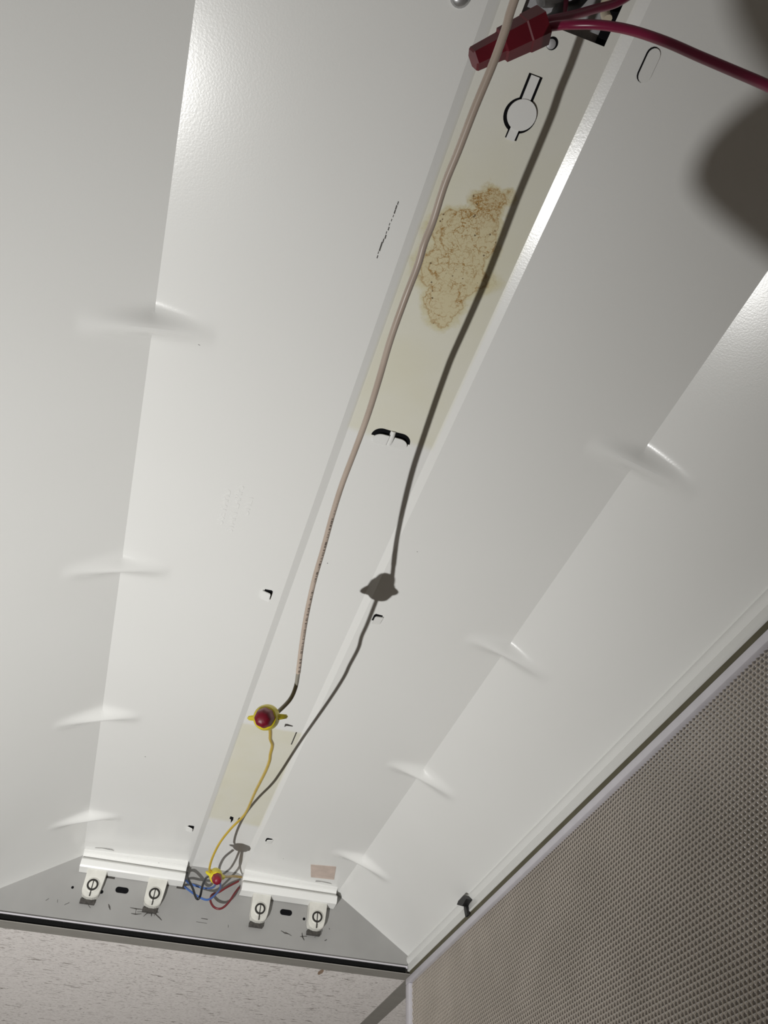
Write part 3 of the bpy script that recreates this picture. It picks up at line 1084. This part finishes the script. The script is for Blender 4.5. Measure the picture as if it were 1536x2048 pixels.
lathe(bm, (0.0890, 0.0440, 0.4340), (-0.35, -0.75, 0.55), [(0, 0.0030), (0.0012, 0.0058), (0.0080, 0.0066), (0.0160, 0.0070), (0.0175, 0.0050)], 24, lambda a, h: 1 + 0.04 * math.cos(10 * a))
obj('wire_connector', bm, M['grey_conn'], smooth=40, label='grey ribbed wire connector tucked in the square wiring hole', cat='connector')

# ------------------------------------------------------------------ hand torch that lights the fixture (below the picture)
lamp.location = TORCH + axis_t * 0.004 + UP
t = thing('flashlight', 'small black flashlight pointing up into the open ceiling fixture', 'flashlight', TORCH - axis_t * 0.11)
bm = bmesh.new()
lathe(bm, TORCH - axis_t * 0.11, axis_t, [(0, 0.009), (0.002, 0.0105), (0.075, 0.0105), (0.085, 0.0135), (0.108, 0.0140), (0.1085, 0.0115), (0.106, 0.0110)], 32)
obj('barrel', bm, M['torch'], t, smooth=40)
bm = bmesh.new()
lathe(bm, TORCH - axis_t * 0.0048, axis_t, [(0, 0.0110), (0.0012, 0.0110)], 32)
ge = G('torch_lens_glow')
ge.set(Roughness=0.1)
ge.bsdf.inputs['Emission Color'].default_value = (1, 0.98, 0.95, 1)
ge.bsdf.inputs['Emission Strength'].default_value = 2.0
obj('lens', bm, ge.mat, t, smooth=40)

# ------------------------------------------------------------------ a worker's hand between the torch and the fixture (its shadow falls on the pan)
def skin_mesh(chains, name):
    """chains: lists of (point, radius); the first chain starts at the root; later chains start on an existing point."""
    me = bpy.data.meshes.new(name)
    vs, es, rs, key = [], [], [], {}

    def add(pt, r):
        k = tuple(round(c, 5) for c in pt)
        if k not in key:
            key[k] = len(vs)
            vs.append(pt)
            rs.append(r)
        return key[k]
    for ch in chains:
        prev = None
        for pt, r in ch:
            i = add(pt, r)
            if prev is not None:
                es.append((prev, i))
            prev = i
    me.from_pydata(vs, es, [])
    o = bpy.data.objects.new('tmp_skin', me)
    COL.objects.link(o)
    o.modifiers.new('skin', 'SKIN')
    sub = o.modifiers.new('sub', 'SUBSURF')
    sub.levels = sub.render_levels = 2
    for i, r in enumerate(rs):
        o.data.skin_vertices[0].data[i].radius = (r, r)
    o.data.skin_vertices[0].data[0].use_root = True
    dg = bpy.context.evaluated_depsgraph_get()
    out = bpy.data.meshes.new_from_object(o.evaluated_get(dg))
    bpy.data.objects.remove(o)
    bm = bmesh.new()
    bm.from_mesh(out)
    return bm


PW = (0.010, 0.228, -0.118)
PALM = (-0.016, 0.236, -0.088)
KI, KM, KR, KL = (-0.048, 0.252, -0.056), (-0.042, 0.229, -0.062), (-0.034, 0.212, -0.068), (-0.026, 0.197, -0.076)
chains = [
    [((0.055, 0.165, -0.25), 0.030), ((0.030, 0.205, -0.165), 0.025), (PW, 0.0225), (PALM, 0.026)],
    [(PALM, 0.026), (KI, 0.0120), ((-0.074, 0.2490, -0.050), 0.0094), ((-0.092, 0.2435, -0.051), 0.0088), ((-0.107, 0.2380, -0.053), 0.0080)],
    [(PALM, 0.026), (KM, 0.0120), ((-0.066, 0.222, -0.072), 0.0095), ((-0.064, 0.222, -0.094), 0.0088), ((-0.048, 0.226, -0.104), 0.0075)],
    [(PALM, 0.026), (KR, 0.0115), ((-0.057, 0.204, -0.080), 0.0090), ((-0.055, 0.205, -0.102), 0.0084), ((-0.040, 0.209, -0.110), 0.0072)],
    [(PALM, 0.026), (KL, 0.0105), ((-0.044, 0.188, -0.088), 0.0080), ((-0.043, 0.190, -0.105), 0.0074), ((-0.030, 0.195, -0.112), 0.0064)],
    [(PALM, 0.026), ((-0.022, 0.262, -0.085), 0.0165), ((-0.048, 0.271, -0.066), 0.0125), ((-0.076, 0.2650, -0.056), 0.0114), ((-0.098, 0.2590, -0.053), 0.0102)],
]
hand = obj('person', skin_mesh(chains, 'hand'), M['skin'], smooth=180,
           label='bare hand with thumb and forefinger stretched out, reaching from a dark blue sleeve', cat='person')
hp = hand.location - UP
sl = skin_mesh([[((0.046, 0.180, -0.222), 0.033), ((0.062, 0.150, -0.270), 0.037), ((0.085, 0.105, -0.345), 0.043), ((0.110, 0.060, -0.420), 0.048)]], 'sleeve')
obj('sleeve', sl, M['cuff'], hand, smooth=180, label='dark blue sleeve')
